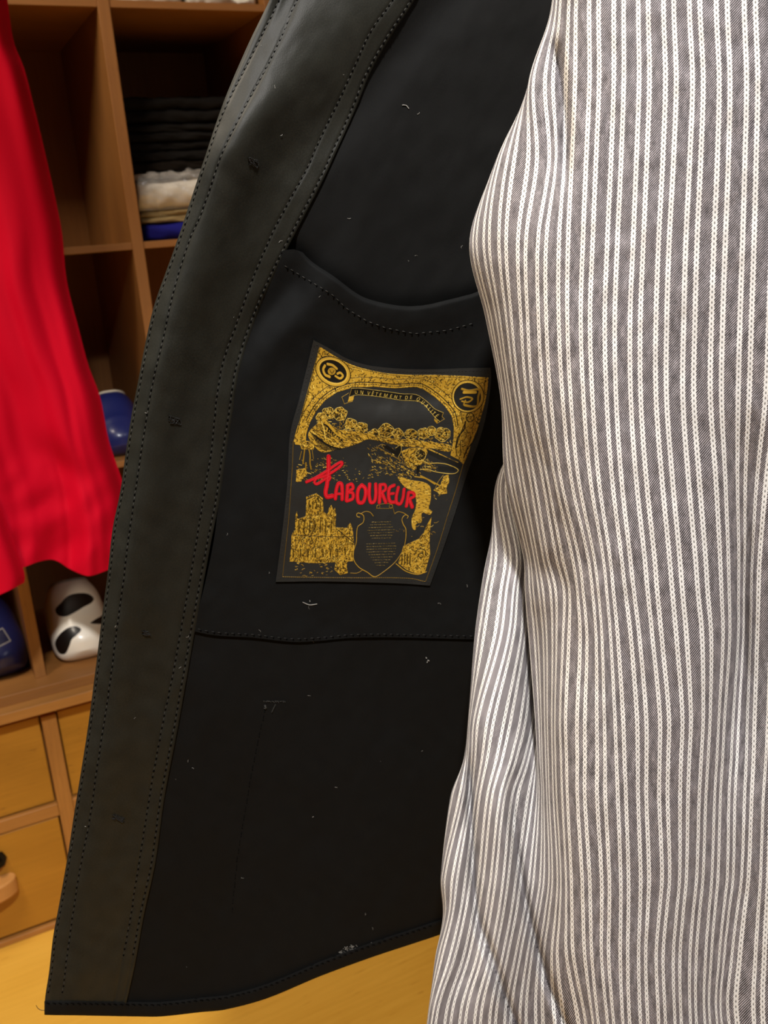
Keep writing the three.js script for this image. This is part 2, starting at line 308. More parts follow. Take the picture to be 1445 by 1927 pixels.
// ---------- red jacket hanging in front of the shelves ----------
{
  const t = thing('red_jacket', 'bright red cotton work jacket hanging in front of the wooden cubbies', 'jacket', [-.35, .72, .2]);
  const edge = line([[-10, -150], [14, 0], [26, 80], [45, 131], [66, 215], [88, 311], [107, 398], [117, 450], [126, 537], [149.5, 625], [166, 684], [188, 747], [205, 836], [224, 900], [240, 960], [250, 1100]]);
  const hem = flip([[-260, 1150], [-100, 1110], [20, 1075], [49, 1066], [70, 1058], [95, 1053], [110, 1057], [130, 1070], [160, 1083], [174, 1083], [202, 1073], [240, 1058]]);
  const body = sheet(150, 110, (s, q) => {
    const y0 = -150, e = edge(y0 + q * 1230), px = -260 + s * (e + 260), y1 = hem(clamp(px, -260, 235)), py = y0 + q * (y1 - y0);
    const c = px - e, f = smooth(0, 900, py);                    // folds run down with the slanting edge
    const wv = .012 * Math.sin(c / 29 + .7 + noise(c / 120, py / 420, 3) * 2) * f + .01 * noise(c / 70, py / 260, 8) + .006 * f * noise(c / 28, py / 330, 4) + smooth(380, 620, py) * (.008 * gauss(c + 115, 13) + .006 * gauss(c + 66, 11)) + .009 * smooth(820, 960, py) * noise((px + py) / 62, (px - py) / 110, 6) + .014 * gauss(py - (930 + c * .5), 40) * gauss(c + 95, 50) + .03 * gauss(c, 16);
    return onZ(px, py, .205 - wv);
  }, .0012, (s, q) => [s * .45, q * 1.1]);
  part('body_panel', local(body, t), M.red, t);
  const fe = line([[-60, 700], [-30, 850], [0, 932], [23, 999], [41, 1058], [47, 1085], [46, 1096]]), fh = flip([[-260, 1205], [-100, 1155], [0, 1119], [30, 1105], [46, 1096], [50, 1094]]);
  const flap = sheet(60, 60, (s, q) => {
    const y0 = 560, e = fe(y0 + q * 536), px = -260 + s * (e + 260), py = y0 + q * (fh(px) - y0), c = px - e;
    return onZ(px, py, .232 + .02 * q - .008 * Math.sin(c / 22) - .02 * gauss(c, 12));
  }, .0012, (s, q) => [s * .3, q * .6]);
  part('front_flap', local(flap, t), M.red, t);
}

// ---------- black jacket held open, its inside towards us ----------
const CP = Math.cos(.28376), SP = Math.sin(.28376);
const upright = (h, py) => h / (CP - (py - H / 2) / F * SP);    // distance of an upright surface h in front of the lens
const eL = line([[600, -200], [556, -110], [525, -40], [500, 15], [464, 90], [420, 194], [386, 294], [346, 415], [324, 479], [313, 509], [289, 578], [273, 648], [260, 717], [249, 772], [238, 841], [226, 926], [212, 994], [203, 1074], [194, 1143], [187, 1200], [180, 1257], [166, 1364], [152, 1454], [138.5, 1537], [128, 1606], [111, 1703], [100, 1762], [92, 1831], [85, 1876], [82.5, 1912]]);
const eS = line([[890, -200], [838, -110], [800, -40], [780, 0], [734, 71], [696, 138], [670, 202], [636.5, 276.5], [607, 340], [580, 392], [548, 453], [517, 515], [490, 577], [464, 648], [448, 706], [437, 780], [426, 849], [412, 946], [398, 1015], [381, 1107], [365, 1195], [352, 1270], [333.5, 1374], [309, 1502], [292, 1624], [271, 1720], [254, 1814], [237, 1890], [232, 1912]]);
const row2 = line([[640, -150], [554, 11], [535.6, 56], [513, 105], [483, 161], [455, 213], [418, 288], [395.5, 355], [375, 411], [360, 443], [340.5, 501], [322.5, 567], [306, 642], [290.7, 706], [276, 785.5], [262, 877], [251, 952], [240, 1029], [230.6, 1107], [222, 1167.5], [209, 1270], [197, 1353], [183, 1443], [168, 1547], [152, 1627], [135, 1734], [126, 1800], [115, 1890]]);
const row3 = line([[815, -130], [734, 7], [709, 41], [689, 75], [666, 127], [640, 183], [618, 228], [595, 276.5], [577, 318], [550.6, 366], [534, 396], [513, 437], [486, 497.6], [464, 555], [442, 617], [420, 679], [408.5, 741], [398, 844], [388, 904.6], [377, 971], [365, 1046], [351, 1126], [337, 1203.5], [325, 1270], [307.6, 1353.5], [290, 1447], [271, 1565], [257, 1651], [243.5, 1738], [230, 1807], [215, 1890]]);
const hemY = flip([[70, 1908], [83, 1910], [150, 1911], [260, 1913], [302, 1913], [380, 1904.6], [424, 1900], [502, 1879], [603, 1837], [704, 1800], [819, 1762], [950, 1715], [1250, 1600]]);
const mouthY = flip([[440, 380], [500, 415], [552, 455], [583, 489], [628, 520], [676, 555], [712, 568], [760.6, 576], [800, 574], [840, 565], [876, 556], [893, 551], [960, 520], [1050, 470]]);
const seamY = flip([[340, 1182], [400, 1195], [475, 1200], [549.5, 1208], [594, 1206.5], [661.6, 1200.5], [736, 1199.5], [886, 1203], [1100, 1205]]);
function D0(px, py) {                                           // the hanging cloth itself
  const xl = eL(py), xr = eS(py), s = (px - xl) / (xr - xl);
  let h = .565 + .075 * smooth(60, 1150, px);
  h -= (.018 * smooth(-100, 350, py) * (1 - .55 * smooth(900, 1700, py))) * gauss(s - .22, .34) * (s < 1.6 ? 1 : 0);     // the facing rolls towards us near its edge
  h += .004 * smooth(.55, 1.15, s);
  const k = (px + py * .95 - 640) / 1.38;                       // diagonal pulls near the top
  h -= .0055 * gauss(k - 40, 42) * smooth(520, 150, py) * gauss((px - py) - 250, 330) - .004 * gauss(k + 75, 40) * smooth(350, 60, py) - .005 * gauss(k - 150, 45) * smooth(520, 200, py);
  h -= .004 * gauss((px - 560) * .75 + (py - 600) * .66, 34) * gauss((px - 560) * .66 - (py - 600) * .75, 130) - .0045 * gauss((px - 520) * .75 + (py - 570) * .66, 30) * gauss((px - 520) * .66 - (py - 570) * .75, 110);
  h += .003 * fbm(px / 210, py / 260, 2) + .0012 * fbm(px / 60, py / 90, 6);
  h += .006 * Math.sin(px / 95 + py / 400) * smooth(1250, 1850, py) * smooth(250, 450, px);
  return upright(h, py);
}
const DPocket = (px, py) => { const m = mouthY(clamp(px, 440, 1050)); return D0(px, py) - .0022 - .011 * gauss(px - 780, 170) * gauss(py - m, 75) - .0035 * gauss(px - 740, 60) * gauss(py - 790, 34) + .003 * gauss(px - 800, 70) * gauss(py - 745, 30) + .004 * gauss(px - 600, 70) * gauss(py - 700, 60) - .004 * gauss(px - 700, 45) * gauss(py - 1010, 120) * smooth(1200, 1100, py); };
const DBody = (px, py) => { const m = mouthY(clamp(px, 440, 1050)), b = seamY(clamp(px, 340, 1100)); return D0(px, py) + .007 * smooth(m - 25, m + 40, py) * smooth(b - 6, b - 70, py); };
const rows = [[(y) => eL(y) + 5 + 13 * smooth(260, 60, y), 0], [row2, 0], [row3, 0], [(y) => eS(y) - 7, 0]];
const DFacing = (px, py) => D0(px, py) - .0034 + .0006 * rows.reduce((a, [f]) => a + gauss(px - f(py), 3), 0) + .0014 * gauss(px - eL(py), 3) + .001 * gauss(px - eS(py), 2.5);
const jacket = thing('black_jacket', 'black cotton work jacket held open to show its inside pocket and gold label', 'jacket', [.05, .8, 1.25]);
const J = (g) => local(g, jacket);
const clothUV = (s, q, p) => [p.x * 1.1 + p.z * .4, p.y];
const ease = (s, k = .5) => s + k * (Math.sin(2 * Math.PI * s) / (-2 * Math.PI)) * .9;
part('body_panel', J(sheet(150, 170, (s, q) => { const e = hemY(0), x0 = (y) => eL(y) + 8, yy = -170 + q * 2080, a = x0(Math.min(yy, 1900)), px = a + s * (1250 - a), y1 = hemY(Math.max(83, px)) - 1; const py = -170 + q * (y1 + 170); return at(px, py, DBody(px, py)); }, .0012, clothUV)), M.lining, jacket);
part('front_facing', J(sheet(80, 260, (s, q) => { const py = -170 + q * 2060, a = eL(py), b = eS(py), px = a + ease(s) * (b - a); return at(px, py, DFacing(px, py)); }, .0022, clothUV)), M.facing, jacket, 'wide black facing strip with double stitching on both edges');
part('inner_pocket', J(sheet(130, 110, (s, q) => { const a = (y) => eS(y) - 6; const y0 = 400 + q * 800; const px = a(y0) + ease(s, .3) * (1040 - a(y0)); const m = mouthY(px), b = seamY(px), py = m + ease(q, .6) * (b - m); return at(px, py, DPocket(px, py) + .002 * gauss(py - m, 4)); }, .0014, clothUV)), M.pocket, jacket, 'large patch pocket with a sagging open mouth');
part('hem_band', J(sheet(200, 10, (s, q) => { const px = 83.5 + s * (1150 - 83.5), b = hemY(px), py = b - 26 + q * 26; return at(px, py, (px < eS(1890) ? DFacing(px, py) : D0(px, py) - .0012) - .0014 + .0008 * gauss(q, .12) + .0008 * gauss(q - 1, .12)); }, .003, clothUV)), M.lining, jacket);

// stitching: short rounded threads laid along measured lines
const stitchGeo = (() => { const g = new THREE.SphereGeometry(1, 6, 5); return g; })();
function stitchAt(p, q, r, out) { const d = q.clone().sub(p), L = d.length(), m = new THREE.Matrix4().compose(p.clone().add(q).multiplyScalar(.5), new THREE.Quaternion().setFromUnitVectors(V3(0, 0, 1), d.normalize()), V3(r, r, L / 2)); out.push(stitchGeo.clone().applyMatrix4(m)); }
function stitchRow(name, pts, depth, pitch, r, mat, fill = .55, lab) {   // pts: pixels along the seam
  const out = [], holes = []; let acc = 0, prev = pts[0], start = null;
  const dense = []; for (let k = 1; k < pts.length; k++) { const [a, b] = [pts[k - 1], pts[k]], n = Math.ceil(Math.hypot(b[0] - a[0], b[1] - a[1])); for (let j = 0; j < n; j++) dense.push([a[0] + (b[0] - a[0]) * j / n, a[1] + (b[1] - a[1]) * j / n]); }
  for (const p of dense) { acc += Math.hypot(p[0] - prev[0], p[1] - prev[1]); prev = p; if (!start) { start = p; acc = 0; } else if (acc > pitch * fill && start.length === 2) { const w = rr(-.5, .5); const hp = at(p[0] + w, p[1] + pitch * .16, depth(...p)); holes.push(stitchGeo.clone().scale(r * 2.1, r * 2.1, r * .8).translate(hp.x, hp.y, hp.z)); stitchAt(at(start[0] + w, start[1], depth(...start) - .0001), at(p[0] + w, p[1], depth(...p) - .0002), r * rr(.8, 1.15), out); start = [0, 0, 1]; } else if (acc > pitch) start = null; }
  part('needle_holes', J(mergeGeometries(holes)), M.hole, jacket, undefined, 'stuff');
  return part(name, J(mergeGeometries(out)), mat, jacket, lab, 'stuff');
}
const along = (f, a, b) => { const r = []; for (let y = a; y <= b; y += 8) r.push([f(y), y]); return r; };
const across = (f, a, b) => { const r = []; for (let x = a; x <= b; x += 8) r.push([x, f(x)]); return r; };
stitchRow('stitching', along(rows[0][0], -100, 1880), DFacing, 10.5, .00034, M.thread);
stitchRow('stitching', along(row2, -100, 1870), DFacing, 10.5, .00034, M.thread);
stitchRow('stitching', along(row3, -100, 1805), DFacing, 10.5, .00034, M.thread);
stitchRow('stitching', along(rows[3][0], -100, 1800), DFacing, 10.5, .00036, M.thread);
stitchRow('stitching', [[535, 500], [575, 524], [623, 553], [654, 582], [690, 604], [725, 617], [780, 628], [840, 622], [900, 606]], (x, y) => DPocket(x, y), 11, .0003, M.thread);
stitchRow('stitching', across((x) => seamY(x) - 6, 372, 960), DPocket, 11, .0003, M.darkThread);
stitchRow('stitching', across((x) => hemY(x) - 23, 86, 820), (x, y) => (x < eS(1890) ? DFacing(x, y) : D0(x, y) - .0012) - .0014, 10, .00026, M.hole);
function tangle(name, cx, cy, w, h, n, depth, mat, lab, tilt = 0) {
  const out = []; for (let k = 0; k < n; k++) {
    const a = [0, 1, 2].map((j) => { const x = rr(-w, w) / 2 * (j === 1 ? 1 : .9), y = rr(-h, h) / 2 + tilt * x; return at(cx + x, cy + y, depth(cx + x, cy + y) - rr(.0001, .0008)); });
    out.push(new THREE.TubeGeometry(new THREE.CatmullRomCurve3(a), 8, .00026, 5));
  }
  return part(name, J(mergeGeometries(out)), mat, jacket, lab);
}
for (const [x, y, w, h] of [[477, 306, 24, 18], [328, 792, 26, 16], [276, 1193, 20, 12], [222, 1540, 26, 12]]) tangle('buttonhole', x, y, w, h, 13, DFacing, M.darkThread, undefined, .35);
{
  const out = []; const D = (x, y) => D0(x, y) - .0004;
  for (let k = 0; k < 14; k++) { const x = 496 + k * 3; stitchAt(at(x, 1319 + rr(-1, 1), D(x, 1319)), at(x + rr(1, 4), 1322 + rr(-2, 2), D(x, 1322)), .0003, out); }
  for (let k = 0; k < 7; k++) { stitchAt(at(517 - k, 1325 + k * 2.3, D(517, 1325)), at(519 - k * 1.2, 1328 + k * 2.2, D(517, 1325)), .0003, out); stitchAt(at(498 + rr(-2, 3), 1326 + k, D(498, 1326)), at(500 + rr(-2, 3), 1329 + k, D(498, 1329)), .0003, out); }
  part('bar_tack', J(mergeGeometries(out)), M.thread, jacket, 'small stitched bar tack');
}
part('loose_thread', J(new THREE.TubeGeometry(new THREE.CatmullRomCurve3([[86, 1901], [78, 1901], [72, 1898], [68, 1892]].map(([x, y]) => at(x, y, DFacing(84, y)))), 12, .00022, 5)), M.darkThread, jacket, 'stray thread at the hem corner');
stitchRow('pocket_backstitch', [[500, 1330], [480, 1420], [462, 1520], [446, 1620], [436, 1720]], (x, y) => D0(x, y), 14, .0002, M.hole);

// ---------- the woven label ----------
const cr = (x, y) => [500 + x / 3.141, 620 + y / 3.141];        // measured on an enlarged crop of the label
const spl = (pts, n = 120) => { const c = new THREE.CatmullRomCurve3(pts.map(([a, b]) => V3(a, b, 0)), false, 'centripetal'); return c.getSpacedPoints(n).map((p) => [p.x, p.y]); };
const LT = spl([[590, 640], [620, 656], [653, 675], [691, 687], [755, 694], [818, 695], [870, 693], [923, 692]]), LB = spl([[519, 1095], [590, 1094], [659, 1095], [755, 1098], [809, 1102]]);
const LL = spl([[590, 640], [564, 747], [546, 817], [541, 906], [529, 1018], [519, 1095]]), LR = spl([[923, 692], [924, 715], [914, 785], [898, 840], [879, 891], [860, 954], [837, 1024], [809, 1102]]);
const pick = (a, t) => { const x = t * 120, i = clamp(Math.floor(x), 0, 119), f = x - i; return [a[i][0] + (a[i + 1][0] - a[i][0]) * f, a[i][1] + (a[i + 1][1] - a[i][1]) * f]; };
function coons(s, t) { const T = pick(LT, s), B = pick(LB, s), L = pick(LL, t), R = pick(LR, t); return [0, 1].map((q) => (1 - t) * T[q] + t * B[q] + (1 - s) * L[q] + s * R[q] - ((1 - s) * (1 - t) * LT[0][q] + s * (1 - t) * LT[120][q] + (1 - s) * t * LB[0][q] + s * t * LB[120][q])); }
function uncoons([x, y]) { let s = clamp((x - 540) / 330), t = clamp((y - 680) / 410); for (let k = 0; k < 16; k++) { const p = coons(s, t), e = 1e-3, a = coons(s + e, t), b = coons(s, t + e), J11 = (a[0] - p[0]) / e, J21 = (a[1] - p[1]) / e, J12 = (b[0] - p[0]) / e, J22 = (b[1] - p[1]) / e, det = J11 * J22 - J12 * J21, dx = x - p[0], dy = y - p[1]; s = clamp(s + .8 * (J22 * dx - J12 * dy) / det, -.15, 1.15); t = clamp(t + .8 * (-J21 * dx + J11 * dy) / det, -.15, 1.15); } return [s, t]; }
const TW = 1360, TH2 = 1600;
const art = document.createElement('canvas'); art.width = TW; art.height = TH2;
const mask = document.createElement('canvas'); mask.width = TW; mask.height = TH2;
const ax = art.getContext('2d'), mx = mask.getContext('2d');
ax.fillStyle = '#2b2b29'; ax.fillRect(0, 0, TW, TH2); mx.fillStyle = '#000'; mx.fillRect(0, 0, TW, TH2);
for (let k = 0; k < 2600; k++) { ax.fillStyle = rnd() < .5 ? 'rgba(60,60,56,.25)' : 'rgba(20,20,20,.25)'; ax.fillRect(rnd() * TW, rnd() * TH2, rr(6, 40), 2); }
const U = (x, y) => { const [s, t] = uncoons(cr(x, y)); return [s * TW, t * TH2]; };
const SC = 1.22;                                               // texture pixels per crop pixel
const GOLD = ['#c29832', '#a98226', '#e0be56', '#916f20'];
function trace(pts, close, curve = true) {
  let q = pts; if (curve && pts.length > 2) q = new THREE.CatmullRomCurve3(pts.map(([a, b]) => V3(a, b, 0)), close, 'centripetal').getPoints(pts.length * 6).map((p) => [p.x, p.y]);
  return q.map(([a, b]) => U(a, b));
}
function pathOn(c, q, close) { c.beginPath(); q.forEach(([a, b], i) => i ? c.lineTo(a, b) : c.moveTo(a, b)); if (close) c.closePath(); }
function fill(pts, col, m = '#fff', curve = false) { const q = trace(pts, true, curve); pathOn(ax, q, true); ax.fillStyle = col; ax.fill(); pathOn(mx, q, true); mx.fillStyle = m; mx.fill(); return q; }
function stroke(pts, w, col, m = '#fff', curve = true, close = false, dash) { const q = trace(pts, close, curve); for (const [c, k] of [[ax, col], [mx, m]]) { pathOn(c, q, close); c.lineWidth = w * SC; c.strokeStyle = k; c.lineCap = c.lineJoin = 'round'; c.setLineDash(dash ? dash.map((d) => d * SC) : []); c.stroke(); c.setLineDash([]); } }
function squiggles(q, n, len, w, cols, m, dir) {                // little woven marks inside a traced region
  let x0 = 1e9, x1 = -1e9, y0 = 1e9, y1 = -1e9; for (const [a, b] of q) { x0 = Math.min(x0, a); x1 = Math.max(x1, a); y0 = Math.min(y0, b); y1 = Math.max(y1, b); }
  for (const c of [ax, mx]) { c.save(); pathOn(c, q, true); c.clip(); }
  for (let k = 0; k < n; k++) {
    const x = rr(x0, x1), y = rr(y0, y1), a = dir === undefined ? rnd() * 6.28 : dir + rr(-.5, .5), l = len * SC * rr(.4, 1.3), b = rr(-.6, .6) * l, col = cols[Math.floor(rnd() * cols.length)];
    for (const [c, s] of [[ax, col], [mx, m]]) { c.beginPath(); c.moveTo(x, y); c.quadraticCurveTo(x + Math.cos(a) * l / 2 - Math.sin(a) * b, y + Math.sin(a) * l / 2 + Math.cos(a) * b, x + Math.cos(a) * l, y + Math.sin(a) * l); c.lineWidth = w * SC * rr(.6, 1.3); c.strokeStyle = s; c.lineCap = 'round'; c.stroke(); }
  }
  ax.restore(); mx.restore();
}
const INK = '#191712', INKS = ['#191712', '#2a2210', '#6b4d12'];
const gold = (pts, n, len, w, curve, dir) => { const q = fill(pts, GOLD[0], '#fff', curve); squiggles(q, n * 1.5, len, 4, GOLD, '#fff', dir); squiggles(q, n * 2, len * .75, w * .9, INKS, '#222', dir); return q; };
{
  const arch = [[238, 665], [240, 620], [262, 550], [300, 480], [350, 420], [420, 372], [520, 340], [640, 338], [760, 348], [880, 340], [930, 352], [1000, 400], [1060, 455], [1098, 510], [1112, 580], [1108, 660], [1092, 742]];
  const frame = [[318, 100], [380, 140], [480, 196], [600, 236], [720, 260], [860, 268], [1000, 268], [1316, 284], [1300, 420], [1275, 505], [1250, 590], [1210, 690], [1190, 752], [1168, 798], [1140, 770], [1092, 745], ...arch.slice().reverse(), [236, 690], [175, 680], [165, 660], [200, 540], [232, 420], [262, 310], [290, 200]];
  const q = gold(frame, 1150, 15, 3.2);
  squiggles(q, 500, 6, 5, GOLD, '#fff');
  for (const [off, w] of [[13, 3], [27, 4.5], [60, 2.5]]) { const c = [660, 820]; stroke(arch.map(([x, y]) => { const dx = x - c[0], dy = (y - c[1]) * .9, l = Math.hypot(dx, dy); return [x + dx / l * off, y + dy / l * off * .9]; }).slice(2, -2), w, INK, '#222', true, false, off === 13 ? [7, 7] : undefined); }
  stroke([[306, 150], [262, 330], [215, 500], [185, 610]], 3, INK, '#222'); stroke([[1296, 300], [1285, 420], [1240, 570], [1180, 730]], 2.5, INK, '#222'); stroke([[340, 130], [480, 208], [640, 252], [860, 282], [1100, 284], [1290, 296]], 2.5, INK, '#222', true, false, [5, 5]);
  // corner medallions
  const ell = (cx, cy, rx, ry, rot, n = 28) => { const r = []; for (let k = 0; k < n; k++) { const a = k / n * 6.2832, x = Math.cos(a) * rx, y = Math.sin(a) * ry; r.push([cx + x * Math.cos(rot) - y * Math.sin(rot), cy + x * Math.sin(rot) + y * Math.cos(rot)]); } return r; };
  fill(ell(398, 250, 108, 84, .5), GOLD[0]); stroke(ell(398, 250, 108, 82, .5), 4, INK, '#222', true, true); fill(ell(398, 248, 84, 62, .5), INK, '#111'); stroke(ell(398, 248, 90, 67, .5), 4, GOLD[2], '#fff', true, true, [9, 5]);
  fill(ell(390, 248, 24, 22, 0), GOLD[1]); stroke([[350, 215], [340, 235], [352, 268], [378, 280]], 15, GOLD[0]); stroke([[412, 276], [440, 290], [456, 275], [440, 256], [424, 262]], 13, GOLD[0]); stroke([[365, 205], [395, 212], [420, 232]], 14, GOLD[0]); stroke([[378, 240], [392, 260], [404, 244]], 3, INK, '#222');
  fill(ell(1195, 396, 96, 98, .2), GOLD[0]); stroke(ell(1195, 396, 95, 96, .2), 4, INK, '#222', true, true); fill(ell(1192, 398, 80, 82, .2), '#22221f', '#111'); stroke(ell(1192, 398, 84, 86, .2), 3.5, GOLD[2], '#fff', true, true, [10, 6]);
  stroke([[1160, 352], [1200, 362], [1262, 356], [1256, 400], [1250, 450], [1222, 456], [1180, 448]], 13, GOLD[1]); stroke([[1172, 372], [1240, 372]], 17, GOLD[0]); stroke([[1150, 412], [1190, 400], [1222, 410], [1196, 430], [1160, 425]], 10, GOLD[1]); stroke([[1180, 420], [1172, 446], [1210, 458]], 9, GOLD[1]);
  // small figures on the right pillar and the left pillar
  gold(ell(1208, 520, 24, 26, 0), 20, 8, 3); gold([[1180, 590], [1215, 560], [1250, 580], [1200, 660], [1160, 690], [1150, 660]], 45, 12, 3); stroke(ell(1208, 520, 24, 26, 0), 4, INK, '#222', true, true); stroke([[1180, 545], [1172, 590], [1135, 640], [1125, 700]], 7, INK, '#222'); stroke([[1262, 570], [1240, 640], [1190, 710], [1170, 760]], 6, INK, '#222'); stroke([[1175, 560], [1150, 620], [1130, 680]], 4, INK, '#222'); stroke([[1240, 540], [1262, 560]], 4, INK, '#222'); stroke([[1120, 690], [1130, 750]], 3, INK, '#222'); stroke([[1150, 660], [1150, 745]], 3, INK, '#222');
  // banner
  const bt = [[505, 348], [560, 348], [640, 358], [720, 368], [800, 380], [890, 386], [950, 424], [1000, 470], [1050, 492]], bb = [[1030, 545], [1000, 520], [960, 470], [920, 432], [880, 422], [800, 418], [700, 402], [600, 390], [530, 388], [495, 400]];
  fill([...bt, ...bb], INK, '#111', false); stroke(bt, 2.4, GOLD[2]); stroke(bb, 2.4, GOLD[2]);
  stroke([[508, 350], [492, 402], [520, 408], [512, 425], [465, 440], [450, 400], [490, 376]], 2.6, GOLD[0], '#fff', false); fill([[492, 402], [524, 392], [514, 420], [484, 430]], GOLD[0]);
  stroke([[1050, 492], [1042, 515], [1056, 530], [1012, 556], [996, 535], [1002, 520]], 2.6, GOLD[0], '#fff', false); fill([[996, 528], [1018, 540], [1014, 556], [1000, 546]], GOLD[1]);
  const text = 'UN VÊTEMENT DE QUALITÉ', mid = bt.map((p, i) => [p[0], p[1] + 33]); mid[6] = [928, 444]; mid[7] = [975, 492]; mid[8] = [1022, 540]; mid[5] = [880, 414]; mid[0] = [514, 380];
  const tc = new THREE.CatmullRomCurve3(mid.map(([a, b]) => V3(a, b, 0)), false, 'centripetal'); const tl = tc.getLength();
  for (const [c, k] of [[ax, GOLD[2]], [mx, '#fff']]) {
    c.font = Math.round(29 * SC) + 'px sans-serif'; c.fillStyle = k; c.textAlign = 'center'; let adv = 0; const wd = [...text].map((ch) => c.measureText(ch).width), tot = wd.reduce((a, b) => a + b, 0);
    [...text].forEach((ch, i) => { const f = (adv + wd[i] / 2) / tot; adv += wd[i]; const u = .01 + f * .96, p = tc.getPointAt(u), t = tc.getTangentAt(u), a = U(p.x, p.y), b = U(p.x + t.x * 8, p.y + t.y * 8); c.save(); c.translate(...a); c.rotate(Math.atan2(b[1] - a[1], b[0] - a[0])); c.fillText(ch, 0, 0); c.restore(); });
  }
  // trees, hill and ploughed field
  const tree = (x, y, r) => { const p = []; for (let k = 0; k < 14; k++) { const a = k / 14 * 6.28; p.push([x + Math.cos(a) * r * rr(.8, 1.12), y + Math.sin(a) * r * rr(.75, 1)]); } const t = fill(p, '#2a2414', '#333', true); squiggles(t, r * 3.2, 11, 4, GOLD, '#fff'); stroke(p, 2.5, GOLD[2], '#fff', true, true); };
  squiggles(trace([[290, 560], [340, 505], [470, 515], [600, 590], [720, 600], [900, 618], [1095, 630], [1098, 690], [900, 660], [700, 640], [500, 610]], true, true), 420, 15, 4, GOLD, '#fff');
  tree(372, 495, 38); tree(440, 500, 44); tree(505, 560, 38); tree(566, 580, 36); tree(330, 520, 32); tree(710, 600, 46); tree(640, 622, 36); tree(780, 615, 34); tree(855, 622, 40); tree(935, 615, 36); tree(980, 600, 30); tree(1045, 620, 46);
  gold([[250, 620], [300, 560], [345, 530], [380, 560], [430, 590], [520, 600], [600, 615], [720, 640], [900, 655], [1000, 668], [1098, 690], [1090, 720], [960, 700], [800, 690], [690, 665], [600, 650], [560, 668], [500, 690], [440, 705], [330, 725], [280, 680]], 420, 26, 3.6, true, .3);
  for (let k = 0; k < 9; k++) { stroke([[265 + k * 7, 610 + k * 12], [310 + k * 9, 640 + k * 9], [370 + k * 10, 690 + k * 2]], 5, INK, '#222'); }
  for (let k = 0; k < 7; k++) stroke([[345 + k * 13, 560 + k * 12], [372 + k * 14, 580 + k * 11], [368 + k * 13, 604 + k * 8]], 7, INK, '#222'); stroke([[345, 535], [420, 620], [470, 650]], 9, GOLD[0]); stroke([[330, 545], [345, 590], [352, 640]], 7, GOLD[2]);
  const field = (pts, n, dir, l = 16) => { const t = trace(pts, true, true); squiggles(t, n, l, 3, GOLD, '#fff', dir); };
  field([[600, 690], [700, 680], [900, 740], [1000, 800], [900, 860], [780, 870], [640, 800]], 240, .5); field([[640, 770], [760, 770], [880, 830], [860, 880], [700, 860], [600, 880], [610, 850]], 190, .3, 12); field([[200, 780], [300, 760], [460, 760], [480, 800], [430, 890], [340, 900], [180, 900]], 170, 0, 11); field([[420, 780], [580, 860], [570, 890], [420, 890]], 40, 0, 9);
  // standing farmer at the left
  stroke([[232, 690], [226, 745], [220, 790]], 9, GOLD[3]); stroke([[250, 690], [262, 740], [262, 790], [268, 825]], 10, GOLD[3]); stroke([[212, 720], [200, 770]], 4, GOLD[1]); stroke([[275, 715], [282, 765]], 4, GOLD[1]); gold([[200, 660], [290, 660], [285, 712], [210, 708]], 60, 10, 3); stroke([[238, 790], [236, 830]], 10, GOLD[3]); gold([[182, 830], [230, 820], [250, 850], [205, 900], [178, 900]], 30, 9, 3);
  // the ploughman and his plough
  stroke([[665, 690], [690, 680], [800, 752]], 3.5, GOLD[1]); stroke([[668, 700], [800, 775]], 3.5, GOLD[1]); fill([[688, 690], [720, 684], [800, 740], [790, 760]], INK, '#111'); fill([[770, 700], [796, 684], [802, 712], [784, 755], [766, 735]], INK, '#111'); stroke([[770, 700], [796, 684], [802, 712], [784, 755]], 3, GOLD[2]);
  gold([[800, 720], [850, 700], [930, 700], [960, 720], [930, 790], [880, 830], [830, 810]], 130, 14, 3.5); fill(ell(915, 742, 30, 32, 0), '#2a2414', '#222', true); squiggles(trace(ell(915, 742, 30, 32, 0), true), 40, 9, 3, GOLD, '#fff'); stroke(ell(915, 742, 31, 33, 0), 3, GOLD[2], '#fff', true, true);
  gold([[940, 690], [1000, 720], [1100, 770], [1140, 785], [1120, 800], [1000, 740], [930, 720]], 70, 14, 3); fill([[950, 706], [1000, 728], [1160, 800], [1158, 826], [1100, 806], [960, 736]], '#22221f', '#111');
  stroke([[920, 770], [960, 790], [1020, 790], [1080, 800], [1138, 832], [1120, 850], [1020, 845], [960, 830], [910, 830], [890, 860]], 4, GOLD[2]); fill([[1018, 806], [1110, 812], [1120, 838], [1020, 838]], '#22221f', '#111'); field([[930, 790], [1010, 795], [1010, 840], [930, 830]], 45, .4, 14); fill([[890, 810], [912, 800], [910, 840], [892, 865]], INK, '#111');
  stroke([[880, 870], [940, 880], [1000, 915]], 6, GOLD[0]); stroke([[915, 865], [1040, 930]], 8, GOLD[1]); stroke([[1050, 860], [1020, 900], [1000, 945]], 3, GOLD[0]); gold([[1050, 870], [1080, 855], [1086, 900], [1070, 930], [1072, 970], [1040, 975], [990, 950], [1030, 925]], 55, 10, 3); field([[980, 960], [1080, 960], [1060, 1020], [1000, 1000]], 12, 0, 12);
  // the ox, seen from behind the lettering
  gold([[780, 870], [860, 890], [940, 905], [972, 930], [975, 1010], [965, 1060], [985, 1075], [970, 1095], [925, 1085], [920, 1140], [890, 1150], [885, 1185], [870, 1180], [862, 1120], [885, 1060], [888, 1000], [870, 960], [820, 930]], 190, 15, 2.6, true, .1);
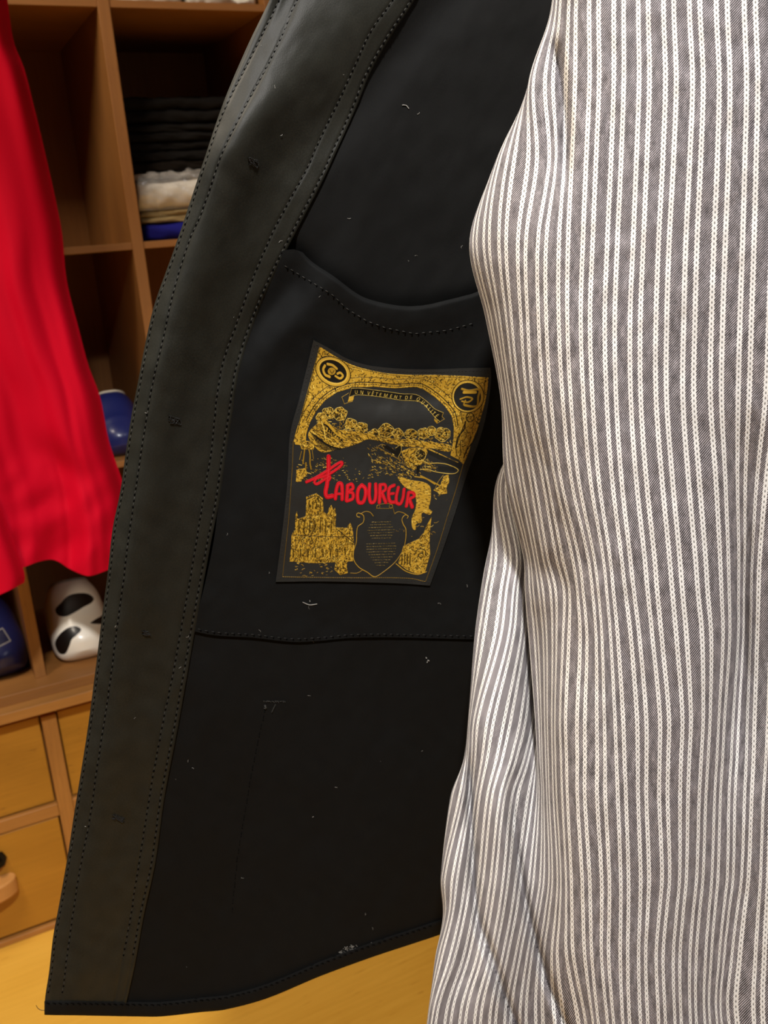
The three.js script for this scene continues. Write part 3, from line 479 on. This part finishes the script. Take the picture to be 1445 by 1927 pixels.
  // cathedral
  const cath = gold([[240, 1010], [238, 990], [300, 968], [338, 998], [342, 1080], [366, 1090], [372, 1060], [388, 1036], [400, 1070], [410, 1050], [416, 1090], [412, 1170], [480, 1172], [486, 1160], [500, 1143], [514, 1180], [524, 1280], [516, 1370], [300, 1382], [140, 1372], [150, 1290], [152, 1220], [172, 1180], [176, 1100], [184, 1072], [192, 1120], [236, 1104]], 620, 18, 3, false, 1.57);
  squiggles(cath, 260, 20, 2.6, INKS, '#222', 0); for (let k = 0; k < 8; k++) stroke([[162 + k * 44, 1300], [162 + k * 44, 1345]], 7, '#4a3810', '#333'); for (let k = 0; k < 7; k++) stroke([[196 + k * 32, 1130], [194 + k * 32, 1200]], 6, '#4a3810', '#333'); stroke([[245, 1005], [300, 985], [335, 1010]], 4, INK, '#222'); for (let k = 0; k < 4; k++) stroke([[256 + k * 22, 1020], [256 + k * 22, 1060]], 6, '#4a3810', '#333'); stroke([[160, 1215], [520, 1225]], 3, INK, '#222'); stroke([[420, 1180], [520, 1260]], 4, INK, '#222');
  field([[140, 1385], [400, 1385], [390, 1440], [160, 1445]], 46, 0, 16); gold([[418, 1350], [460, 1320], [490, 1350], [478, 1400], [486, 1440], [440, 1452], [405, 1420]], 70, 11, 4);
  // shield with its lines of tiny text
  stroke([[556, 1110], [540, 1105], [540, 1088], [560, 1088], [578, 1102], [576, 1140], [545, 1165], [538, 1200], [535, 1260], [520, 1310], [520, 1360], [550, 1405], [600, 1435], [643, 1462], [700, 1430], [760, 1380], [800, 1325], [822, 1270], [828, 1180], [812, 1150], [806, 1120], [826, 1096], [842, 1105], [836, 1116]], 4.5, GOLD[0]);
  stroke([[560, 1090], [590, 1076], [618, 1082], [636, 1104]], 4, GOLD[1]); stroke([[762, 1090], [782, 1078], [812, 1084], [830, 1094]], 4, GOLD[1]); stroke([[655, 1060], [662, 1040], [745, 1034], [752, 1056], [762, 1090]], 3.5, GOLD[3]); stroke([[660, 1058], [745, 1058]], 3, GOLD[3]); stroke(ell(665, 1048, 10, 10, 0), 3, GOLD[3], '#fff', true, true); stroke(ell(740, 1045, 10, 10, 0), 3, GOLD[1], '#fff', true, true);
  for (let k = 0; k < 17; k++) if (k !== 7) { const y = 1138 + k * 16, ins = k < 7 ? 10 + Math.abs(k - 3) * 9 : 6 + Math.max(0, k - 11) * 12; let x = 590 + ins; while (x < 772 - ins) { const w = rr(4, 13); stroke([[x, y + (x - 680) * -.03], [x + w, y + (x - 680) * -.03 + rr(-1.5, 1.5)]], 3, ['#8a7434', '#a08640', '#6a5826'][Math.floor(rnd() * 3)], '#bbb', false); x += w + rr(4, 8); } }
  // hill castle
  gold([[980, 1108], [972, 1180], [968, 1260], [972, 1330], [940, 1440], [890, 1446], [830, 1420], [782, 1382], [800, 1330], [812, 1282], [850, 1262], [900, 1240], [935, 1200], [950, 1160]], 260, 12, 3.4); stroke([[880, 1330], [900, 1300], [940, 1305], [948, 1335]], 5, INK, '#222'); stroke(ell(918, 1336, 14, 14, 0), 4, INK, '#222', true, true); for (let k = 0; k < 4; k++) stroke([[806 + k * 16, 1330], [804 + k * 16, 1390]], 6, '#3a2c10', '#333'); stroke([[770, 1385], [830, 1430], [900, 1448], [950, 1432]], 5, GOLD[0]); stroke([[500, 1440], [540, 1440], [575, 1420]], 3.5, GOLD[1]);
  field([[880, 1100], [1040, 1110], [1030, 1200], [900, 1210]], 14, 0, 22); field([[720, 1180], [800, 1180], [870, 1220], [840, 1240]], 14, 1.2, 8);
  // fine gold border
  stroke([[163, 660], [158, 800], [148, 950], [136, 1120], [118, 1290], [100, 1456]], 2.6, GOLD[1]); stroke([[100, 1462], [320, 1466], [540, 1468], [760, 1468], [870, 1474], [945, 1492]], 3, GOLD[1], '#fff', true, false, [9, 6]); stroke([[1166, 800], [1120, 960], [1072, 1110], [1020, 1280], [945, 1490]], 2.8, GOLD[1]);
  stroke([[292, 105], [232, 330], [170, 560], [146, 690], [130, 930], [112, 1150], [82, 1430], [74, 1480]], 1.6, '#3a3936', '#333', true, false, [7, 6]);
  // the red lettering
  const RED = '#c8141f', R2 = (p, w) => stroke(p, w * 1.28, RED, '#fff'); const letters = [
    [[[372, 752], [370, 840], [362, 920], [354, 965], [362, 988], [394, 984]], 21], [[[240, 902], [290, 880], [360, 838], [448, 784], [452, 795], [400, 840], [340, 870], [300, 880], [288, 905], [300, 914], [340, 892], [378, 868], [380, 880], [360, 905]], 13],
    [[[412, 1000], [418, 945], [432, 910], [446, 912], [452, 945], [452, 1004]], 18], [[[418, 972], [452, 972]], 12],
    [[[484, 925], [478, 1010]], 19], [[[484, 922], [508, 915], [516, 940], [488, 960], [514, 968], [514, 1000], [480, 1014]], 16],
    [[[568, 920], [550, 940], [542, 980], [550, 1022], [572, 1024], [588, 990], [588, 940], [568, 920]], 18],
    [[[614, 915], [612, 985], [622, 1022], [640, 1020], [650, 985], [650, 915]], 17],
    [[[676, 920], [672, 1022]], 18], [[[678, 918], [704, 918], [708, 945], [682, 968]], 15], [[[688, 970], [710, 1022]], 17],
    [[[758, 922], [734, 935], [726, 975], [736, 1018], [760, 1022]], 17], [[[734, 972], [756, 970]], 14],
    [[[784, 935], [772, 990], [774, 1024], [794, 1032], [810, 1000], [818, 945]], 16],
    [[[844, 965], [832, 1044]], 17], [[[846, 962], [870, 966], [878, 985], [844, 1004]], 15], [[[850, 1008], [866, 1050]], 17]];
  for (const [p, w] of letters) R2(p, w);
  for (const [p, w] of letters) stroke(p, w * .25, '#d6303a', '#fff');
}
const artT = new THREE.CanvasTexture(art); artT.colorSpace = THREE.SRGBColorSpace; artT.anisotropy = 4;
const maskT = new THREE.CanvasTexture(mask);
M.label = new THREE.MeshPhysicalMaterial({ map: artT, bumpMap: maskT, bumpScale: .0004, roughness: .36, metalness: .12, specularIntensity: .5 });
const DLabel = (px, py) => DPocket(px, py) - .0016;
const lab = part('brand_label', J(sheet(120, 140, (s, t) => { const [x, y] = coons(s, t); return at(x, y, DLabel(x, y)); }, .0008)), M.label, jacket, 'black satin label woven with a gold rural scene and red lettering');
{ // the seam allowance around the label and its tacking stitches
  const ring = [...LL.map((p) => [p[0] + 6, p[1]])]; const out = [];
  const dash = (f, n) => { for (let k = 1; k < n; k++) { const a = f(k / n), b = f((k + .55) / n); stitchAt(at(a[0], a[1], DLabel(...a) - .0001), at(b[0], b[1], DLabel(...b) - .0001), .00022, out); } };
  dash((t) => coons(.012, t), 60); dash((t) => coons(.985, t), 60); dash((t) => coons(t, .985), 45); dash((t) => coons(t, .012), 50);
  part('tacking_stitches', J(mergeGeometries(out)), M.darkThread, jacket, undefined, 'stuff');
}
// lint on the black cloth
{
  const out = [], fleck = (x, y, len, a, r, c = 0) => { const D = (X, Y) => (X < eS(Y) ? DFacing(X, Y) : Y > mouthY(X) && Y < seamY(X) ? DPocket(X, Y) : D0(X, Y)) - .0005; const p = [-.5, 0, .5].map((k) => { const X = x + Math.cos(a) * len * k - Math.sin(a) * c * (.25 - k * k) * len, Y = y + Math.sin(a) * len * k + Math.cos(a) * c * (.25 - k * k) * len; return at(X, Y, D(X, Y)); }); out.push(new THREE.TubeGeometry(new THREE.CatmullRomCurve3(p), 6, r, 5)); };
  fleck(763, 201, 14, .5, .00024, -.8); fleck(583, 1135, 27, .12, .00028, .5); fleck(583, 1131, 3, 1.4, .00025); fleck(802, 1238, 2, 1, .0004); fleck(806, 1243, 3, .4, .0004); fleck(804, 1246, 2, 2, .0003);
  for (let k = 0; k < 46; k++) { const y = rr(60, 1860), x = rr(eL(y) + 12, 880); if (y < hemY(x) - 10) fleck(x, y, rr(1.5, 7), rnd() * 6, rr(.00006, .00012), rr(-1.2, 1.2)); }
  for (let k = 0; k < 60; k++) { const a = rnd() * 6.28, r = Math.sqrt(rnd()); const big = k < 44; fleck((big ? 655 : 697) + Math.cos(a) * r * (big ? 17 : 9), (big ? 1786 : 1779) + Math.sin(a) * r * 6 - Math.cos(a) * r * 5, rr(1, 3), rnd() * 6, .00014); }
  const l = part('lint', mergeGeometries(out), M.lint, scene, 'pale lint flecks and a chalky smudge caught on the open black jacket', 'stuff'); l.userData.category = 'lint';
}

// ---------- striped shirt in front, at the right ----------
const stripes = tex(1024, 2048, (u, v) => {
  const x = u * 8, k = x - Math.floor(x), y = v * 8;                              // k: across one pair of stripes; one unit = one pair
  const tw = Math.cos(((y - x * 1.15) / .1) * 6.2832), d0 = Math.abs(k - .3), d1 = Math.abs(k - .7), d = Math.min(d0, d1), sc = .098 + .011 * Math.cos((y / .2 + (d0 < d1 ? 0 : .5)) * 6.2832);
  const slub = tnoise(u, v, 40, 14, 2) + tnoise(u, v, 90, 60, 6) * .7, fuzz = tnoise(u, v, 300, 500, 4) * 20;
  let g = 122 + 84 * tw + slub * 50 + fuzz; const base = [g, g * .965, g * .985];
  const w = 1 - smooth(sc - .022, sc + .012, d), yy = y / .2 + (d0 < d1 ? 0 : .5), dot = gauss(d, .02) * gauss(yy - Math.round(yy), .22);
  const wc = 240 + fuzz * .4 - dot * 165;
  return base.map((b, q) => b + (wc * [1, .995, .98][q] - b) * w);
});
M.shirt = new THREE.MeshPhysicalMaterial({ map: stripes, bumpMap: stripes, bumpScale: .00022, roughness: .92, sheen: .25, sheenColor: new THREE.Color(0x9aa4ae), sheenRoughness: .6, specularIntensity: .2 });
{
  const us = [-16, -15, -14, -13, -12, -11, -10, -9, -8, -7, -6, -5, -4, -3, -2, -1, 0, 1, 2, 3, 4, 5, 6, 7, 8, 9];
  const X = {
    '-160': [1150, 1148, 1145, 1140, 1135, 1130, 1125, 1118, 1110, 1100, 1088, 1075, 1062, 1052, 1046, 1056, 1082, 1120, 1166, 1210, 1258, 1306, 1357, 1410, 1463, 1516],
    '20': [1140, 1138, 1134, 1128, 1122, 1115, 1108, 1098, 1088, 1076, 1064, 1052, 1043, 1037, 1037, 1049, 1076, 1117, 1164, 1210, 1258, 1307, 1358, 1411, 1464, 1517],
    '150': [1120, 1115, 1110, 1104, 1098, 1090, 1080, 1068, 1055, 1040, 1026, 1014, 1003, 996, 999, 1033, 1073, 1118, 1164, 1212, 1262, 1313, 1363, 1415, 1468, 1521],
    '300': [1080, 1070, 1060, 1050, 1040, 1028, 1014, 1000, 982, 962, 944, 934, 938, 960, 1002, 1040, 1068, 1112, 1159, 1207, 1257, 1308, 1360, 1412, 1465, 1518],
    '450': [1040, 1030, 1020, 1010, 1000, 988, 974, 956, 934, 906, 884, 893, 915, 945, 982, 1020, 1060, 1106, 1152, 1201, 1249, 1301, 1354, 1408, 1462, 1516],
    '600': [1050, 1042, 1034, 1026, 1018, 1008, 996, 980, 958, 932, 914, 922, 937, 957, 986, 1020, 1059, 1101, 1147, 1195, 1244, 1297, 1349, 1403, 1457, 1510],
    '750': [1040, 1034, 1028, 1022, 1016, 1010, 1002, 992, 976, 956, 942, 948, 958, 974, 997, 1029, 1066, 1106, 1150, 1196, 1244, 1295, 1347, 1399, 1450, 1500],
    '900': [1000, 980, 955, 936, 941, 955, 968, 978, 984, 972, 950, 962, 980, 1001, 1025, 1049, 1081, 1118, 1160, 1206, 1255, 1305, 1356, 1395, 1432, 1480],
    '1050': [965, 940, 916, 928, 956, 976, 990, 1000, 1004, 1000, 985, 995, 1008, 1026, 1052, 1083, 1112, 1141, 1177, 1222, 1269, 1318, 1363, 1396, 1421, 1462],
    '1110': [958, 930, 905, 918, 948, 970, 988, 1000, 1006, 1003, 987, 1000, 1017, 1040, 1066, 1091, 1120, 1147, 1184, 1227, 1274, 1322, 1365, 1395, 1419, 1460],
    '1200': [945, 915, 893, 904, 936, 961, 984, 1000, 1010, 1008, 994, 1009, 1025, 1043, 1064, 1098, 1127, 1155, 1195, 1236, 1282, 1330, 1367, 1394, 1417, 1455],
    '1350': [925, 900, 882, 884, 896, 924, 956, 985, 1006, 1014, 1006, 1016, 1027, 1041, 1058, 1093, 1130, 1164, 1207, 1250, 1292, 1330, 1358, 1385, 1412, 1450],
    '1430': [905, 880, 872, 878, 890, 911, 939, 966, 990, 1008, 1010, 1018, 1029, 1042, 1060, 1093, 1131, 1167, 1208, 1249, 1289, 1326, 1354, 1381, 1410, 1446],
    '1500': [880, 855, 848, 868, 884, 898, 921, 945, 968, 998, 1012, 1021, 1031, 1044, 1062, 1093, 1131, 1170, 1208, 1248, 1287, 1322, 1350, 1377, 1407, 1441],
    '1650': [870, 848, 830, 834, 856, 881, 905, 928, 952, 976, 1000, 1020, 1036, 1052, 1069, 1102, 1139, 1175, 1213, 1253, 1285, 1317, 1345, 1374, 1401, 1436],
    '1720': [868, 848, 834, 836, 848, 870, 894, 918, 942, 966, 990, 1010, 1029, 1049, 1070, 1104, 1139, 1175, 1211, 1247, 1279, 1310, 1339, 1366, 1392, 1432],
    '1800': [865, 846, 828, 819, 828, 851, 877, 902, 926, 950, 974, 996, 1018, 1043, 1072, 1107, 1138, 1174, 1208, 1241, 1273, 1304, 1333, 1358, 1383, 1428],
    '1907': [860, 840, 822, 808, 806, 818, 845, 872, 900, 928, 956, 984, 1014, 1050, 1093, 1118, 1147, 1177, 1211, 1245, 1275, 1304, 1330, 1352, 1376, 1425],
    '2080': [840, 815, 795, 785, 790, 805, 835, 865, 895, 925, 955, 990, 1025, 1065, 1120, 1140, 1165, 1190, 1220, 1252, 1284, 1318, 1350, 1380, 1410, 1440],
  };
  const E = {   // millimetres behind the nearest part of the cloth
    '-160': [152, 150, 147, 144, 140, 136, 130, 122, 112, 100, 84, 68, 52, 38, 26, 17, 9, 3, 0, -2, -3, -3, -2, 0, 4, 9],
    '150': [152, 150, 147, 144, 140, 136, 130, 120, 108, 94, 78, 62, 46, 33, 24, 20, 10, 3, 0, -2, -3, -3, -2, 0, 4, 9],
    '450': [150, 148, 145, 142, 138, 133, 126, 116, 102, 84, 64, 52, 41, 30, 20, 12, 6, 2, 0, -2, -3, -2, 0, 2, 5, 9],
    '750': [150, 148, 145, 142, 138, 134, 128, 120, 108, 92, 74, 61, 49, 37, 26, 16, 8, 2, 0, -1, -1, 1, 4, 7, 8, 10],
    '900': [150, 146, 142, 132, 122, 116, 118, 122, 126, 108, 78, 65, 53, 40, 29, 18, 9, 3, 0, -1, 0, 3, 9, 16, 14, 12],
    '1200': [128, 116, 98, 86, 76, 74, 80, 90, 100, 94, 72, 60, 48, 36, 25, 13, 6, 2, 0, 0, 1, 6, 16, 31, 23, 16],
    '1350': [115, 100, 84, 72, 62, 56, 58, 66, 78, 74, 60, 52, 42, 31, 20, 10, 4, 1, 0, 0, 2, 6, 15, 28, 22, 16],
    '1500': [105, 90, 68, 56, 58, 50, 42, 38, 44, 54, 50, 43, 35, 27, 17, 8, 3, 0, 0, 0, 2, 6, 12, 17, 16, 14],
    '1650': [95, 80, 64, 52, 44, 46, 40, 33, 30, 36, 38, 33, 28, 21, 14, 6, 2, 0, 0, 0, 2, 6, 11, 15, 15, 14],
    '1800': [90, 76, 62, 50, 40, 36, 38, 34, 29, 28, 32, 34, 34, 22, 14, 6, 2, 0, 0, 0, 2, 6, 10, 14, 15, 14],
    '1907': [88, 74, 60, 48, 38, 32, 32, 31, 28, 27, 30, 33, 36, 24, 13, 6, 2, 0, 0, 0, 2, 6, 10, 13, 14, 13],
    '2080': [88, 74, 60, 48, 38, 32, 32, 31, 28, 27, 30, 33, 36, 24, 12, 6, 2, 0, 0, 0, 2, 6, 10, 13, 14, 13],
  };
  const ys = (o) => Object.keys(o).map(Number).sort((a, b) => a - b);
  const table = (o) => { const k = ys(o), cols = us.map((_, i) => line(k.map((y) => [o[y][i], y]))); return (u, y) => { const c = us.map((_, i) => i), i = clamp(Math.floor(u + 16), 0, 24), f = u + 16 - i, g = (j) => cols[clamp(j, 0, 25)](y); const a = g(i), b = g(i + 1), m0 = (b - g(i - 1)) / 2, m1 = (g(i + 2) - a) / 2, f2 = f * f, f3 = f2 * f; return (2 * f3 - 3 * f2 + 1) * a + (f3 - 2 * f2 + f) * m0 + (-2 * f3 + 3 * f2) * b + (f3 - f2) * m1; }; };
  const tx = table(X), te = table(E);
  const t = thing('striped_shirt', 'white and grey striped twill work shirt beside the open black jacket, filling the right side', 'shirt', [.35, .8, 1.35]);
  const fold = line([[878, 1380], [881, 1430], [884, 1500], [889, 1600], [893, 1680], [901, 1740], [924, 1800], [946, 1870], [975, 1940]]);
  const U0 = -16, U1 = 24, NU = 400, NV = 240;
  const g = sheet(NU, NV, (s, q) => {
    const u = U0 + s * (U1 - U0), py = -160 + q * 2240; let px, e;
    if (u <= 9) { px = tx(u, py); e = te(u, py); } else { const k = u - 9; px = tx(9, py) + 50 * k - 2.1 * k * k; e = te(9, py) + .9 * k * k; }
    let h = .462 + e / 1000 + .0016 * fbm(u * .9, py / 120, 5) * smooth(-7, 0, u) + .0006 * fbm(u * 2, py / 50, 8);
    h += .008 * gauss(px - (1044 + 20 * smooth(40, 260, py)), 10) * smooth(60, 120, py) * smooth(380, 300, py) * (u > -3 ? 1 : 0);             // crease under the arm
    h += .003 * gauss(px - 1036, 24) * gauss(py - 1072, 34) - .002 * gauss(px - 1020, 26) * gauss(py - 1125, 34);
    h += .009 * gauss(px - fold(py), 7) * smooth(1400, 1470, py);                                                                               // where the lowest fold tucks under
    h += .009 * gauss(px - (963 + (py - 1480) * .0166 + .000456 * (py - 1480) ** 2), 7) * smooth(1420, 1540, py);                              // sharp crease low down
    return at(px, py, upright(h, py));
  }, .0009, (s, q) => [(U0 + s * (U1 - U0) + .5) / 8, -(q * 2240) / 50 / 8]);
  part('shirt_cloth', local(g, t), M.shirt, t);
}
renderer.render(scene, camera);
